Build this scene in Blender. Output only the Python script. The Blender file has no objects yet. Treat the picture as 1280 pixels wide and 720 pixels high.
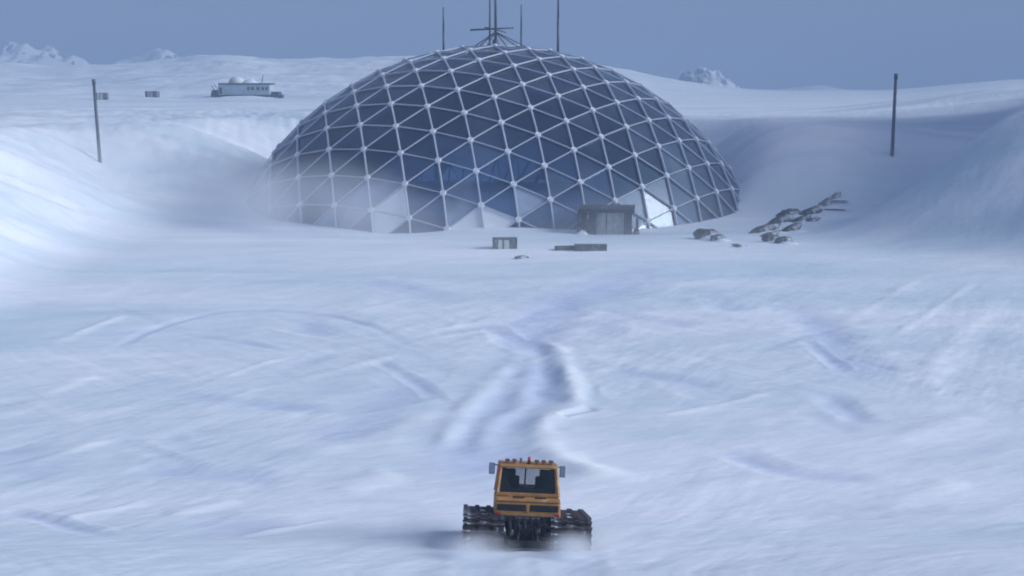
import bpy, math, random
import numpy as np
from mathutils import Vector, Matrix, Euler

random.seed(7)
rng = np.random.default_rng(11)
R = math.radians
scene = bpy.context.scene
col = scene.collection

# ------------------------------------------------------------------ camera
CAM_Z = 16.4
FPX = 1600.0                       # focal length in pixels of a 1280 px wide frame
PITCH = math.atan((360 - 112) / FPX)
cam_d = bpy.data.cameras.new('camera')
cam = bpy.data.objects.new('camera', cam_d)
col.objects.link(cam)
cam_d.sensor_width = 36.0
cam_d.lens = 36.0 * FPX / 1280.0
cam_d.clip_start = 0.5
cam_d.clip_end = 40000
cam.location = (0, 0, CAM_Z)
cam.rotation_euler = (math.pi / 2 - PITCH, 0, 0)
scene.camera = cam

# ------------------------------------------------------------------ sky and sun
SUN_AZ, SUN_EL = R(96), R(24)      # azimuth from +Y (view direction) towards +X
world = bpy.data.worlds.new('World')
scene.world = world
world.use_nodes = True
nt = world.node_tree
nt.nodes.clear()
w_out = nt.nodes.new('ShaderNodeOutputWorld')
w_bg = nt.nodes.new('ShaderNodeBackground')
w_sky = nt.nodes.new('ShaderNodeTexSky')
w_sky.sky_type = 'NISHITA'
w_sky.sun_disc = False
w_sky.sun_elevation = SUN_EL
w_sky.sun_rotation = SUN_AZ
w_sky.altitude = 1500
w_sky.air_density = 1.0
w_sky.dust_density = 1.5
w_sky.ozone_density = 2.0
# thin even overcast veil over the clear sky
w_co = nt.nodes.new('ShaderNodeTexCoord')
w_map = nt.nodes.new('ShaderNodeMapping')
w_map.inputs['Scale'].default_value = (1.5, 1.5, 9.0)
w_noise = nt.nodes.new('ShaderNodeTexNoise')
w_noise.inputs['Scale'].default_value = 1.6
w_noise.inputs['Detail'].default_value = 5
w_ramp = nt.nodes.new('ShaderNodeValToRGB')
w_ramp.color_ramp.elements[0].position = 0.3
w_ramp.color_ramp.elements[0].color = (1.70, 2.35, 4.2, 1)
w_ramp.color_ramp.elements[1].position = 0.72
w_ramp.color_ramp.elements[1].color = (2.60, 3.20, 5.1, 1)
w_mix = nt.nodes.new('ShaderNodeMixRGB')
w_mix.inputs['Fac'].default_value = 0.86
nt.links.new(w_co.outputs['Generated'], w_map.inputs['Vector'])
nt.links.new(w_map.outputs['Vector'], w_noise.inputs['Vector'])
nt.links.new(w_noise.outputs['Fac'], w_ramp.inputs['Fac'])
nt.links.new(w_sky.outputs['Color'], w_mix.inputs['Color1'])
nt.links.new(w_ramp.outputs['Color'], w_mix.inputs['Color2'])
nt.links.new(w_mix.outputs['Color'], w_bg.inputs['Color'])
nt.links.new(w_bg.outputs['Background'], w_out.inputs['Surface'])
w_bg.inputs['Strength'].default_value = 0.076

sun_d = bpy.data.lights.new('sun', 'SUN')
sun_d.energy = 4.4
sun_d.angle = R(36)
sun_d.color = (0.905, 0.95, 1.0)
sun = bpy.data.objects.new('sun', sun_d)
col.objects.link(sun)
sun_dir = Vector((math.sin(SUN_AZ) * math.cos(SUN_EL), math.cos(SUN_AZ) * math.cos(SUN_EL), math.sin(SUN_EL)))
sun.rotation_euler = sun_dir.to_track_quat('Z', 'Y').to_euler()
sun.location = (200, 100, 150)

scene.view_settings.view_transform = 'Standard'
scene.view_settings.look = 'None'
scene.view_settings.exposure = 0.20
scene.view_settings.gamma = 1.0
scene.view_settings.use_curve_mapping = False
scene.cycles.filter_width = 1.9          # the photograph is soft
scene.cycles.volume_bounces = 5
scene.cycles.transparent_max_bounces = 16


# ------------------------------------------------------------------ helpers
def ray(px, py):
    """direction in world space of a pixel of the 1280x720 photograph (y component 1)"""
    x, y, z = (px - 640) / FPX, (py - 360) / FPX, 1.0
    c, s = math.cos(PITCH), math.sin(PITCH)
    d = Vector((x, z * c - y * s, -z * s - y * c))
    return d / d.y


def on_ground(px, py, z=0.0):
    d = ray(px, py)
    t = (z - CAM_Z) / d.z
    return Vector((d.x * t, t, z))


def at_dist(px, py, Y):
    d = ray(px, py)
    return Vector((d.x * Y, Y, CAM_Z + d.z * Y))


def tag(o, label=None, cat=None, group=None, kind=None):
    if label: o['label'] = label
    if cat: o['category'] = cat
    if group: o['group'] = group
    if kind: o['kind'] = kind
    return o


def empty(name, loc=(0, 0, 0), rot=(0, 0, 0)):
    o = bpy.data.objects.new(name, None)
    o.empty_display_size = 0.3
    col.objects.link(o)
    o.location = loc
    o.rotation_euler = rot
    return o


class MB:
    def __init__(self):
        self.v = []
        self.f = []

    def add(self, vs, fs):
        n = len(self.v)
        self.v += [tuple(p) for p in vs]
        self.f += [tuple(i + n for i in f) for f in fs]
        return self

    def box(self, c, s, rot=None, taper=1.0):
        hx, hy, hz = s[0] / 2, s[1] / 2, s[2] / 2
        vs = []
        for z in (-hz, hz):
            k = taper if z > 0 else 1.0
            for x, y in ((-hx, -hy), (hx, -hy), (hx, hy), (-hx, hy)):
                vs.append(Vector((x * k, y * k, z)))
        if rot is not None:
            m = Euler(rot).to_matrix()
            vs = [m @ p for p in vs]
        vs = [p + Vector(c) for p in vs]
        return self.add(vs, [(3, 2, 1, 0), (4, 5, 6, 7), (0, 1, 5, 4), (1, 2, 6, 5), (2, 3, 7, 6), (3, 0, 4, 7)])

    def tube(self, a, b, r0, r1=None, n=8, cap=True):
        a, b = Vector(a), Vector(b)
        r1 = r0 if r1 is None else r1
        d = (b - a).normalized()
        q = d.to_track_quat('Z', 'Y')
        vs = []
        for p, r in ((a, r0), (b, r1)):
            for k in range(n):
                t = 2 * math.pi * k / n
                vs.append(p + q @ Vector((r * math.cos(t), r * math.sin(t), 0)))
        fs = [(k, (k + 1) % n, n + (k + 1) % n, n + k) for k in range(n)]
        if cap:
            fs += [tuple(range(n - 1, -1, -1)), tuple(range(n, 2 * n))]
        return self.add(vs, fs)

    def path(self, pts, r, n=6):
        pts = [Vector(p) for p in pts]
        vs, fs = [], []
        for i, p in enumerate(pts):
            d = (pts[min(i + 1, len(pts) - 1)] - pts[max(i - 1, 0)]).normalized()
            q = d.to_track_quat('Z', 'Y')
            for k in range(n):
                t = 2 * math.pi * k / n
                vs.append(p + q @ Vector((r * math.cos(t), r * math.sin(t), 0)))
        for i in range(len(pts) - 1):
            for k in range(n):
                fs.append((i * n + k, i * n + (k + 1) % n, (i + 1) * n + (k + 1) % n, (i + 1) * n + k))
        fs += [tuple(range(n - 1, -1, -1)), tuple((len(pts) - 1) * n + k for k in range(n))]
        return self.add(vs, fs)

    def prism(self, prof, x0, x1):
        """profile in (y, z), extruded along x"""
        n = len(prof)
        vs = [(x0, y, z) for y, z in prof] + [(x1, y, z) for y, z in prof]
        fs = [(k, (k + 1) % n, n + (k + 1) % n, n + k) for k in range(n)]
        fs += [tuple(range(n - 1, -1, -1)), tuple(range(n, 2 * n))]
        return self.add(vs, fs)

    def mesh(self, name, m, smooth=False):
        me = bpy.data.meshes.new(name)
        me.from_pydata([tuple(p) for p in self.v], [], self.f)
        me.materials.append(m)
        if smooth:
            me.polygons.foreach_set('use_smooth', [True] * len(me.polygons))
        me.update()
        return me

    def build(self, name, m, parent=None, smooth=False, bevel=0.0, seg=2):
        o = bpy.data.objects.new(name, self.mesh(name, m, smooth))
        col.objects.link(o)
        if parent is not None:
            o.parent = parent
        if bevel > 0:
            b = o.modifiers.new('bevel', 'BEVEL')
            b.width = bevel
            b.segments = seg
            b.limit_method = 'ANGLE'
            b.angle_limit = R(35)
        return o


def link_mesh(name, me, parent=None):
    o = bpy.data.objects.new(name, me)
    col.objects.link(o)
    if parent is not None:
        o.parent = parent
    return o


def grid_mesh(name, X, Y, Z, m):
    """smooth quad sheet from 2D arrays"""
    nr, nc = X.shape
    me = bpy.data.meshes.new(name)
    co = np.stack([X, Y, Z], -1).reshape(-1, 3).astype(np.float32)
    idx = np.arange(nr * nc).reshape(nr, nc)
    q = np.stack([idx[:-1, :-1], idx[:-1, 1:], idx[1:, 1:], idx[1:, :-1]], -1).reshape(-1, 4)
    me.vertices.add(len(co))
    me.vertices.foreach_set('co', co.ravel())
    me.loops.add(q.size)
    me.loops.foreach_set('vertex_index', q.ravel().astype(np.int32))
    me.polygons.add(len(q))
    me.polygons.foreach_set('loop_start', (np.arange(len(q)) * 4).astype(np.int32))
    me.polygons.foreach_set('use_smooth', np.ones(len(q), bool))
    me.materials.append(m)
    me.update(calc_edges=True)
    me.validate()
    return me


# value noise in numpy
_perm = rng.random((256, 256))


def vnoise(x, y):
    xi, yi = np.floor(x).astype(int), np.floor(y).astype(int)
    fx, fy = x - xi, y - yi
    fx = fx * fx * fx * (fx * (fx * 6 - 15) + 10)
    fy = fy * fy * fy * (fy * (fy * 6 - 15) + 10)
    a = _perm[xi & 255, yi & 255]
    b = _perm[(xi + 1) & 255, yi & 255]
    c = _perm[xi & 255, (yi + 1) & 255]
    d = _perm[(xi + 1) & 255, (yi + 1) & 255]
    return (a * (1 - fx) + b * fx) * (1 - fy) + (c * (1 - fx) + d * fx) * fy * 1.0 - 0.5


def fbm(x, y, o=4, g=0.5):
    s, a, n = 0.0, 1.0, 0.0
    for k in range(o):
        s = s + a * vnoise(x * 2 ** k + 17.3 * k, y * 2 ** k + 9.1 * k)
        n += a
        a *= g
    return s / n


def sstep(t):
    t = np.clip(t, 0, 1)
    return t * t * (3 - 2 * t)


def smin(a, b, k):
    h = np.clip(0.5 + 0.5 * (b - a) / k, 0, 1)
    return b * (1 - h) + a * h - k * h * (1 - h)


def smax(a, b, k):
    return -smin(-a, -b, k)


# ------------------------------------------------------------------ materials
def mat(name, base, rough=0.6, metal=0.0, spec=0.4, var=0.0, scale=4.0, bump=0.0, bscale=30.0, dirt=None, dirt_amt=0.0, dirt_scale=3.0):
    m = bpy.data.materials.new(name)
    m.use_nodes = True
    n = m.node_tree
    b = n.nodes['Principled BSDF']
    b.inputs['Roughness'].default_value = rough
    b.inputs['Metallic'].default_value = metal
    b.inputs['Specular IOR Level'].default_value = spec
    b.inputs['Base Color'].default_value = (*base, 1)
    co = n.nodes.new('ShaderNodeTexCoord')
    last = None
    if var > 0:
        no = n.nodes.new('ShaderNodeTexNoise')
        no.inputs['Scale'].default_value = scale
        no.inputs['Detail'].default_value = 6
        n.links.new(co.outputs['Object'], no.inputs['Vector'])
        ra = n.nodes.new('ShaderNodeValToRGB')
        ra.color_ramp.elements[0].position = 0.3
        ra.color_ramp.elements[1].position = 0.7
        ra.color_ramp.elements[0].color = (*[c * (1 - var) for c in base], 1)
        ra.color_ramp.elements[1].color = (*[min(1, c * (1 + var)) for c in base], 1)
        n.links.new(no.outputs['Fac'], ra.inputs['Fac'])
        last = ra.outputs['Color']
    if dirt is not None:
        no = n.nodes.new('ShaderNodeTexNoise')
        no.inputs['Scale'].default_value = dirt_scale
        no.inputs['Detail'].default_value = 8
        no.inputs['Roughness'].default_value = 0.65
        n.links.new(co.outputs['Object'], no.inputs['Vector'])
        ra = n.nodes.new('ShaderNodeValToRGB')
        ra.color_ramp.elements[0].position = 0.62 - 0.3 * dirt_amt
        ra.color_ramp.elements[1].position = 0.80 - 0.3 * dirt_amt
        mx = n.nodes.new('ShaderNodeMixRGB')
        n.links.new(no.outputs['Fac'], ra.inputs['Fac'])
        n.links.new(ra.outputs['Color'], mx.inputs['Fac'])
        if last is not None:
            n.links.new(last, mx.inputs['Color1'])
        else:
            mx.inputs['Color1'].default_value = (*base, 1)
        mx.inputs['Color2'].default_value = (*dirt, 1)
        last = mx.outputs['Color']
    if last is not None:
        n.links.new(last, b.inputs['Base Color'])
    if bump > 0:
        no = n.nodes.new('ShaderNodeTexNoise')
        no.inputs['Scale'].default_value = bscale
        no.inputs['Detail'].default_value = 5
        n.links.new(co.outputs['Object'], no.inputs['Vector'])
        bp = n.nodes.new('ShaderNodeBump')
        bp.inputs['Strength'].default_value = bump
        bp.inputs['Distance'].default_value = 0.05
        n.links.new(no.outputs['Fac'], bp.inputs['Height'])
        n.links.new(bp.outputs['Normal'], b.inputs['Normal'])
    return m


def snow_material(name):
    m = bpy.data.materials.new(name)
    m.use_nodes = True
    n = m.node_tree
    L = n.links.new
    b = n.nodes['Principled BSDF']
    b.inputs['Roughness'].default_value = 0.75
    b.inputs['Specular IOR Level'].default_value = 0.15
    co = n.nodes.new('ShaderNodeTexCoord')
    # wind-packed crust and loose powder differ a little in tone, stretched along the wind
    mp = n.nodes.new('ShaderNodeMapping')
    mp.inputs['Rotation'].default_value = (0, 0, R(28))
    mp.inputs['Scale'].default_value = (0.016, 0.075, 0.05)
    no = n.nodes.new('ShaderNodeTexNoise')
    no.inputs['Scale'].default_value = 1.0
    no.inputs['Detail'].default_value = 7
    no.inputs['Roughness'].default_value = 0.6
    no.inputs['Distortion'].default_value = 0.7
    L(co.outputs['Object'], mp.inputs['Vector'])
    L(mp.outputs['Vector'], no.inputs['Vector'])
    ra = n.nodes.new('ShaderNodeValToRGB')
    ra.color_ramp.elements[0].position = 0.34
    ra.color_ramp.elements[0].color = (0.60, 0.71, 0.79, 1)
    ra.color_ramp.elements[1].position = 0.66
    ra.color_ramp.elements[1].color = (0.86, 0.88, 0.94, 1)
    L(no.outputs['Fac'], ra.inputs['Fac'])
    # pressed snow greyer, heaped snow whiter; also paints in rut shade and lit berms
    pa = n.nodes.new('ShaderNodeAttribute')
    pa.attribute_name = 'packed_shade'
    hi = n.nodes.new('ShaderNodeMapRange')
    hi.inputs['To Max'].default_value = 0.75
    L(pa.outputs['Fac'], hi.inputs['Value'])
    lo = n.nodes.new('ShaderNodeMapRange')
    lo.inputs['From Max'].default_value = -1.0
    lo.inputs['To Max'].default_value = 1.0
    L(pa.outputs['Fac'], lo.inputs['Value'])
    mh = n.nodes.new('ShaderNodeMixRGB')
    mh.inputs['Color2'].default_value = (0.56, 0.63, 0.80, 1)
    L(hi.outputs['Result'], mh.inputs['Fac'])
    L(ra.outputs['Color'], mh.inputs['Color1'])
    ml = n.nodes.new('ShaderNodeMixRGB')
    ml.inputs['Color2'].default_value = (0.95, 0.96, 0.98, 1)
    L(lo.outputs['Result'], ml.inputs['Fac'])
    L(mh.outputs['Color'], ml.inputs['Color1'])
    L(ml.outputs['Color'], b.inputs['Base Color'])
    # sastrugi and grain
    mp2 = n.nodes.new('ShaderNodeMapping')
    mp2.inputs['Rotation'].default_value = (0, 0, R(28))
    mp2.inputs['Scale'].default_value = (0.18, 0.9, 0.5)
    n2 = n.nodes.new('ShaderNodeTexNoise')
    n2.inputs['Scale'].default_value = 1.0
    n2.inputs['Detail'].default_value = 9
    n2.inputs['Roughness'].default_value = 0.62
    L(co.outputs['Object'], mp2.inputs['Vector'])
    L(mp2.outputs['Vector'], n2.inputs['Vector'])
    bp = n.nodes.new('ShaderNodeBump')
    bp.inputs['Strength'].default_value = 0.42
    bp.inputs['Distance'].default_value = 0.35
    L(n2.outputs['Fac'], bp.inputs['Height'])
    L(bp.outputs['Normal'], b.inputs['Normal'])
    return m


SNOW = snow_material('snow')
M = {
    'strut': mat('pale_painted_steel', (0.47, 0.51, 0.60), 0.45, 0.0, 0.5, 0.12, 0.4),
    'hub': mat('white_cast_hub', (0.74, 0.77, 0.82), 0.4, 0.0, 0.5, 0.08, 1.0),
    'mast': mat('grey_mast', (0.10, 0.12, 0.15), 0.5, 0.2, 0.4, 0.2, 2.0),
    'concrete_dark': mat('dark_weathered_metal', (0.034, 0.038, 0.058), 0.7, 0.0, 0.3, 0.3, 1.2, 0.3, 8, (0.35, 0.38, 0.42), 0.12, 1.5),
    'door': mat('galvanised_door', (0.48, 0.50, 0.48), 0.5, 0.0, 0.5, 0.25, 1.6, 0.15, 10),
    'crate_dark': mat('olive_crate', (0.12, 0.14, 0.15), 0.7, 0, 0.3, 0.25, 2.0, 0.2, 10, (0.6, 0.65, 0.72), 0.12, 2.0),
    'crate_light': mat('pale_crate', (0.52, 0.54, 0.50), 0.6, 0, 0.3, 0.2, 2.0),
    'rock': mat('dark_rock', (0.115, 0.12, 0.13), 0.85, 0, 0.2, 0.45, 1.2, 0.8, 4.0, (0.72, 0.76, 0.82), 0.36, 0.8),
    'yellow': mat('amber_paint', (0.38, 0.195, 0.065), 0.55, 0, 0.4, 0.18, 3.0, 0.0, 20, (0.58, 0.55, 0.54), 0.16, 3.0),
    'black': mat('black_metal', (0.022, 0.023, 0.03), 0.55, 0.1, 0.4, 0.3, 5.0),
    'rubber': mat('track_rubber', (0.045, 0.04, 0.048), 0.8, 0, 0.3, 0.35, 6.0, 0.4, 25, (0.62, 0.64, 0.70), 0.16, 3.5),
    'cleat': mat('track_cleat', (0.095, 0.085, 0.095), 0.55, 0.3, 0.4, 0.3, 6.0, 0.2, 25, (0.66, 0.68, 0.74), 0.22, 3.0),
    'seat': mat('dark_seat', (0.018, 0.02, 0.028), 0.8, 0, 0.2),
    'trim': mat('cab_trim', (0.03, 0.033, 0.045), 0.6, 0, 0.3),
    'steel': mat('worn_steel', (0.35, 0.36, 0.38), 0.35, 0.8, 0.5, 0.2, 6.0),
    'grey_plastic': mat('grey_plastic', (0.16, 0.16, 0.18), 0.5, 0, 0.4),
    'red': mat('red_lens', (0.42, 0.03, 0.03), 0.25, 0, 0.5),
    'amber': mat('dull_lamp_housing', (0.16, 0.08, 0.075), 0.4, 0, 0.5),
    'station': mat('station_cladding', (0.42, 0.50, 0.55), 0.6, 0, 0.3, 0.12, 0.5),
    'station_dark': mat('station_dark', (0.07, 0.085, 0.11), 0.7, 0, 0.3, 0.2, 0.5),
    'radome': mat('radome_shell', (0.68, 0.69, 0.66), 0.5, 0, 0.3, 0.06, 0.6),
    'mirror_face': mat('mirror_glass', (0.5, 0.55, 0.62), 0.08, 1.0, 0.5),
}


def glass_material(name, alpha, base, rough=0.08, ior=1.55):
    m = mat(name, base, rough, 0, 0.6)
    n = m.node_tree
    b = n.nodes['Principled BSDF']
    b.inputs['IOR'].default_value = ior
    b.inputs['Alpha'].default_value = alpha
    return m


def dome_glass(name, trans, c0, c1, c2):
    m = bpy.data.materials.new(name)
    m.use_nodes = True
    n = m.node_tree
    n.nodes.clear()
    L = n.links.new
    out = n.nodes.new('ShaderNodeOutputMaterial')
    oi = n.nodes.new('ShaderNodeObjectInfo')
    co = n.nodes.new('ShaderNodeTexCoord')
    no = n.nodes.new('ShaderNodeTexNoise')          # streaks of rime and dirt
    no.inputs['Scale'].default_value = 0.22
    no.inputs['Detail'].default_value = 6
    L(co.outputs['Object'], no.inputs['Vector'])
    sm = n.nodes.new('ShaderNodeMath')
    sm.operation = 'MULTIPLY_ADD'
    L(no.outputs['Fac'], sm.inputs[0])
    sm.inputs[1].default_value = 0.9
    rs = n.nodes.new('ShaderNodeMath')
    rs.operation = 'MULTIPLY'
    rs.inputs[1].default_value = 0.5
    L(oi.outputs['Random'], rs.inputs[0])
    L(rs.outputs['Value'], sm.inputs[2])
    ra = n.nodes.new('ShaderNodeValToRGB')
    e = ra.color_ramp.elements
    e[0].position = 0.25
    e[0].color = (*c0, 1)
    e[1].position = 1.0
    e[1].color = (*c2, 1)
    x = e.new(0.7)
    x.color = (*c1, 1)
    L(sm.outputs['Value'], ra.inputs['Fac'])
    dif = n.nodes.new('ShaderNodeBsdfDiffuse')
    L(ra.outputs['Color'], dif.inputs['Color'])
    tr = n.nodes.new('ShaderNodeBsdfTransparent')
    tr.inputs['Color'].default_value = (0.665, 0.80, 0.93, 1)
    mx = n.nodes.new('ShaderNodeMixShader')
    mx.inputs['Fac'].default_value = trans
    L(dif.outputs['BSDF'], mx.inputs[1])
    L(tr.outputs['BSDF'], mx.inputs[2])
    gl = n.nodes.new('ShaderNodeBsdfGlossy')
    gl.inputs['Roughness'].default_value = 0.16
    gl.inputs['Color'].default_value = (0.9, 0.95, 1.0, 1)
    fr = n.nodes.new('ShaderNodeFresnel')
    fr.inputs['IOR'].default_value = 1.6
    m2 = n.nodes.new('ShaderNodeMixShader')
    L(fr.outputs['Fac'], m2.inputs['Fac'])
    L(mx.outputs['Shader'], m2.inputs[1])
    L(gl.outputs['BSDF'], m2.inputs[2])
    L(m2.outputs['Shader'], out.inputs['Surface'])
    return m


GLASS_DOME = dome_glass('tinted_dome_glass', 0.76, (0.008, 0.026, 0.080), (0.024, 0.062, 0.160), (0.17, 0.235, 0.37))
GLASS_PALE = dome_glass('pale_dome_glass', 0.62, (0.05, 0.09, 0.17), (0.15, 0.22, 0.33), (0.34, 0.42, 0.54))  # lighter, less clear glass for picked panes
GLASS_WHITE = mat('whitened_glass', (0.86, 0.90, 0.94), 0.5, 0, 0.4, 0.12, 0.35, 0.15, 3.0)  # near-white opaque version for picked panes
GLASS_WHITE.node_tree.nodes['Principled BSDF'].inputs['Subsurface Weight'].default_value = 0.0
GLASS_DULL = mat('dull_glass', (0.30, 0.37, 0.48), 0.3, 0, 0.5, 0.35, 0.3)  # mid grey-blue opaque version for picked panes
GLASS_CAB = glass_material('cab_glass', 0.22, (0.02, 0.03, 0.04), 0.05)

# ------------------------------------------------------------------ ground
DOME_R = 41.55
DOME_C = Vector((-0.0566 * 42.0, 4.487 * 42.0, -0.45 * 42.0))
RIM = math.sqrt(DOME_R ** 2 - DOME_C.z ** 2)
CAT = Vector((0.40, 41.6, 0))          # middle of the snowcat on the ground


def far_height(x, y):
    """the bowl round the dome, the banks, the plateau and the far hills"""
    rho = np.hypot(x - DOME_C.x, y - DOME_C.y)
    d = np.hypot(x, y)
    az = x / np.maximum(y, 1.0)
    warp = 3.5 * fbm(x / 31.0 + 3, y / 31.0 + 8, 3)
    # bowl: circle round the dome, open towards the camera
    circ = rho - 26.0 - 17.0 * sstep((y - 200) / 25)
    left = -(x + 42.0) * 0.995 + (y - 175.0) * (-0.06)
    wedge = smax(smax(left, y - 170.0, 10.0), (x - 300.0), 10.0)
    t = smin(circ, wedge, 14.0) + warp
    w = 27.0 - 10.0 * sstep((x + 20) / 40)
    bank = 11.7 * sstep(t / w * 0.93 + 0.02)
    # right hill with a fold between it and the back wall
    t1 = 0.878 * (x - 27) - 0.479 * (y - 140)
    t2 = 0.70 * (x - 27) + 0.72 * (y - 140)
    th = smin(t1, t2, 10.0) + warp * 0.8
    hill = (15.4 + 2.8 * sstep((y - 120) / 80)) * sstep(th / 29.0)
    hill = hill + 54.0 * sstep((x - 76 - 0.12 * (y - 185)) / 58) * sstep((y - 130) / 40) * (1 - sstep((y - 205) / 60))  # tall unseen ridge added beyond the right edge to shade the slope
    wr = sstep((th + 10) / 30)
    bank = smax(bank * (1 - 0.25 * wr * (1 - sstep((d - 215) / 40))), hill, 2.5) - 0.6
    bank = np.maximum(bank, 0)
    # plateau climbing gently, hills at the left
    up = np.clip((d - 260) / 800, 0, 1)
    plat = 4.4 * sstep(up)
    front = sstep((y + 200) / 300)
    ampl = (22.5 - 6.0 * sstep((-az - 0.22) / 0.15)) * sstep((0.215 - az) / 0.23) + 6.5 * sstep((az - 0.27) / 0.12)
    ridge = ampl * np.exp(-((d - 950) / 330.0) ** 2)
    ridge = ridge * (1 + 0.55 * fbm(x / 130.0, y / 210.0 + 5, 4)) + ampl / 27 * (9.0 * fbm(x / 75 + 40, y / 120, 4) + 3.0 * fbm(x / 24 + 4, y / 40, 4, 0.6)) * sstep((d - 320) / 300)
    rough = 2.2 * fbm(x / 90 + 7, y / 60 + 2, 4) * sstep((d - 230) / 150) * (1 + d / 2500)
    rough = rough * (1 - 0.5 * sstep((az + 0.05) / 0.15))
    plat = plat + 6.0 * np.exp(-((x - 118) / 32) ** 2 - ((y - 292) / 55) ** 2)
    h = bank + (plat + ridge) * front + rough
    # drifts on the slopes
    sl = sstep(bank / 4) * (1 - sstep((d - 260) / 120))
    u, v = x * 0.88 + y * 0.47, -x * 0.47 + y * 0.88
    lf = 1.0 - 0.65 * sstep((x + 20) / 40)
    h = h + sl * lf * 3.0 * fbm(u / 22, v / 6.5, 5, 0.6)
    # beyond the plateau: keep below the horizon
    return h


def near_height(x, y):
    d = np.hypot(x, y)
    h = 0.55 * fbm(x / 26 + 1, y / 26 + 4, 3) + 0.10 * fbm(x / 5.5, y / 4.0, 3)
    u, v = x * 0.88 + y * 0.47, -x * 0.47 + y * 0.88
    h = h + 0.15 * fbm(u / 9.0, v / 2.2, 5, 0.6)
    # wind-carved ridges in two directions, in patches
    p1 = sstep((fbm(x / 19 + 31, y / 30 + 3, 2) + 0.05) / 0.2)
    p2 = sstep((fbm(x / 23 + 71, y / 26 + 13, 2) + 0.05) / 0.2)
    u2, v2 = x * 0.5 + y * 0.866, -x * 0.866 + y * 0.5
    u3, v3 = x * 0.72 - y * 0.69, x * 0.69 + y * 0.72
    flat = 1 - sstep((d - 95) / 50)
    h = h + flat * (0.12 * p1 * fbm(u2 / 9.0, v2 / 1.9 + 5, 4, 0.6) + 0.11 * p2 * fbm(u3 / 8.0 + 9, v3 / 1.8, 4, 0.6))
    # drift thrown up along the front of the dome
    rho = np.hypot(x - DOME_C.x, y - DOME_C.y)
    ang = np.arctan2(x - DOME_C.x, -(y - DOME_C.y))
    lip = -0.45 + 0.9 * vnoise(ang * 3.1 + 4, ang * 0 + 2) + 0.8 * sstep((ang - 0.45) / 0.8) + 1.0 * sstep((-ang - 0.55) / 0.7)
    h = h + lip * np.exp(-((rho - RIM - 1.0) / np.where(rho > RIM + 1, 9.0, 4.0)) ** 2)
    # the rise on which the camera stands; the snowcat is driving down off it
    a = y - CAT.y
    rise = 2.5 * (1 - sstep((a + 8.5) / 17.0)) * (1 + 0.5 * fbm(x / 17.0 + 11, y / 9.0, 2))
    h = h * (1 - 0.85 * np.exp(-((x - CAT.x) / 3.2) ** 2 - (a / 4.0) ** 2)) + rise
    # inside the dome: a lower floor
    h = np.where(rho < RIM - 4, h * 0.2 - 0.5 * sstep((RIM - 4 - rho) / 4), h)
    return h


# polylines in photograph pixels turned to points on the snow plain: (points, half width m, depth m, berm m)
RUTS = []


def rut(pts, w, dep, berm):
    P = [on_ground(*p) for p in pts]
    # Catmull-Rom
    out = []
    Q = [P[0]] + P + [P[-1]]
    for i in range(1, len(Q) - 2):
        for s in range(10):
            t = s / 10
            a, b, c, d = Q[i - 1], Q[i], Q[i + 1], Q[i + 2]
            out.append(0.5 * ((2 * b) + (c - a) * t + (2 * a - 5 * b + 4 * c - d) * t * t + (3 * b - a - 3 * c + d) * t ** 3))
    out.append(P[-1])
    RUTS.append((np.array([(p.x, p.y) for p in out]), w, dep, berm))


# the road: lanes pressed by earlier vehicles with berms between
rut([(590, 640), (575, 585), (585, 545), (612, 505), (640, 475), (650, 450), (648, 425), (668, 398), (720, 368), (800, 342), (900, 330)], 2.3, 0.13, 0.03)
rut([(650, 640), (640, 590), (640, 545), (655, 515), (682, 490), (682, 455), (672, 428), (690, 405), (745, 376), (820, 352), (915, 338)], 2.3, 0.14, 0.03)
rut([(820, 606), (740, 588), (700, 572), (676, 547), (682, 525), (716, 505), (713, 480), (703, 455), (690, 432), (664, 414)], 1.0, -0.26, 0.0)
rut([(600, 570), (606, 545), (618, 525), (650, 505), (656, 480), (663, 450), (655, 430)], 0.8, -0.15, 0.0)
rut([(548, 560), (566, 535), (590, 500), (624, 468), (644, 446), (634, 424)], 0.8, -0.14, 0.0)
rut([(640, 425), (610, 408), (570, 412), (540, 415)], 0.8, 0.14, 0.06)
rut([(700, 520), (722, 514), (742, 508)], 0.4, 0.16, 0.04)
S1 = [
    [(207, 414), (290, 424), (379, 440)], [(192, 490), (300, 502), (420, 513)], 
         [(373, 399), (408, 420)], [(408, 475), (437, 492)], [(467, 446), (515, 474), (560, 507)],
    [(157, 586), (260, 592), (362, 603)], [(233, 661), (344, 679)], [(0, 556), (35, 571), (70, 600)],
    [(122, 446), (190, 412), (292, 390), (400, 394), (470, 410), (525, 440)],
    [(757, 460), (830, 472), (908, 487)], [(780, 396), (873, 408)], [(984, 376), (1040, 425), (1083, 481)],
    [(1002, 422), (1060, 469)], [(1025, 487), (1083, 533)], [(885, 370), (920, 393)],
    [(560, 380), (500, 360), (430, 352)], 
    [(0, 640), (60, 655), (150, 700)],  [(900, 560), (980, 590), (1100, 600)],
    [(740, 430), (760, 400), (800, 380)], [(500, 470), (470, 520), (400, 560)],
]
for i, p in enumerate(S1):
    rut(p, 0.5 + 0.42 * (i % 4), 0.07 + 0.02 * (i % 3), 0.02)
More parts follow.
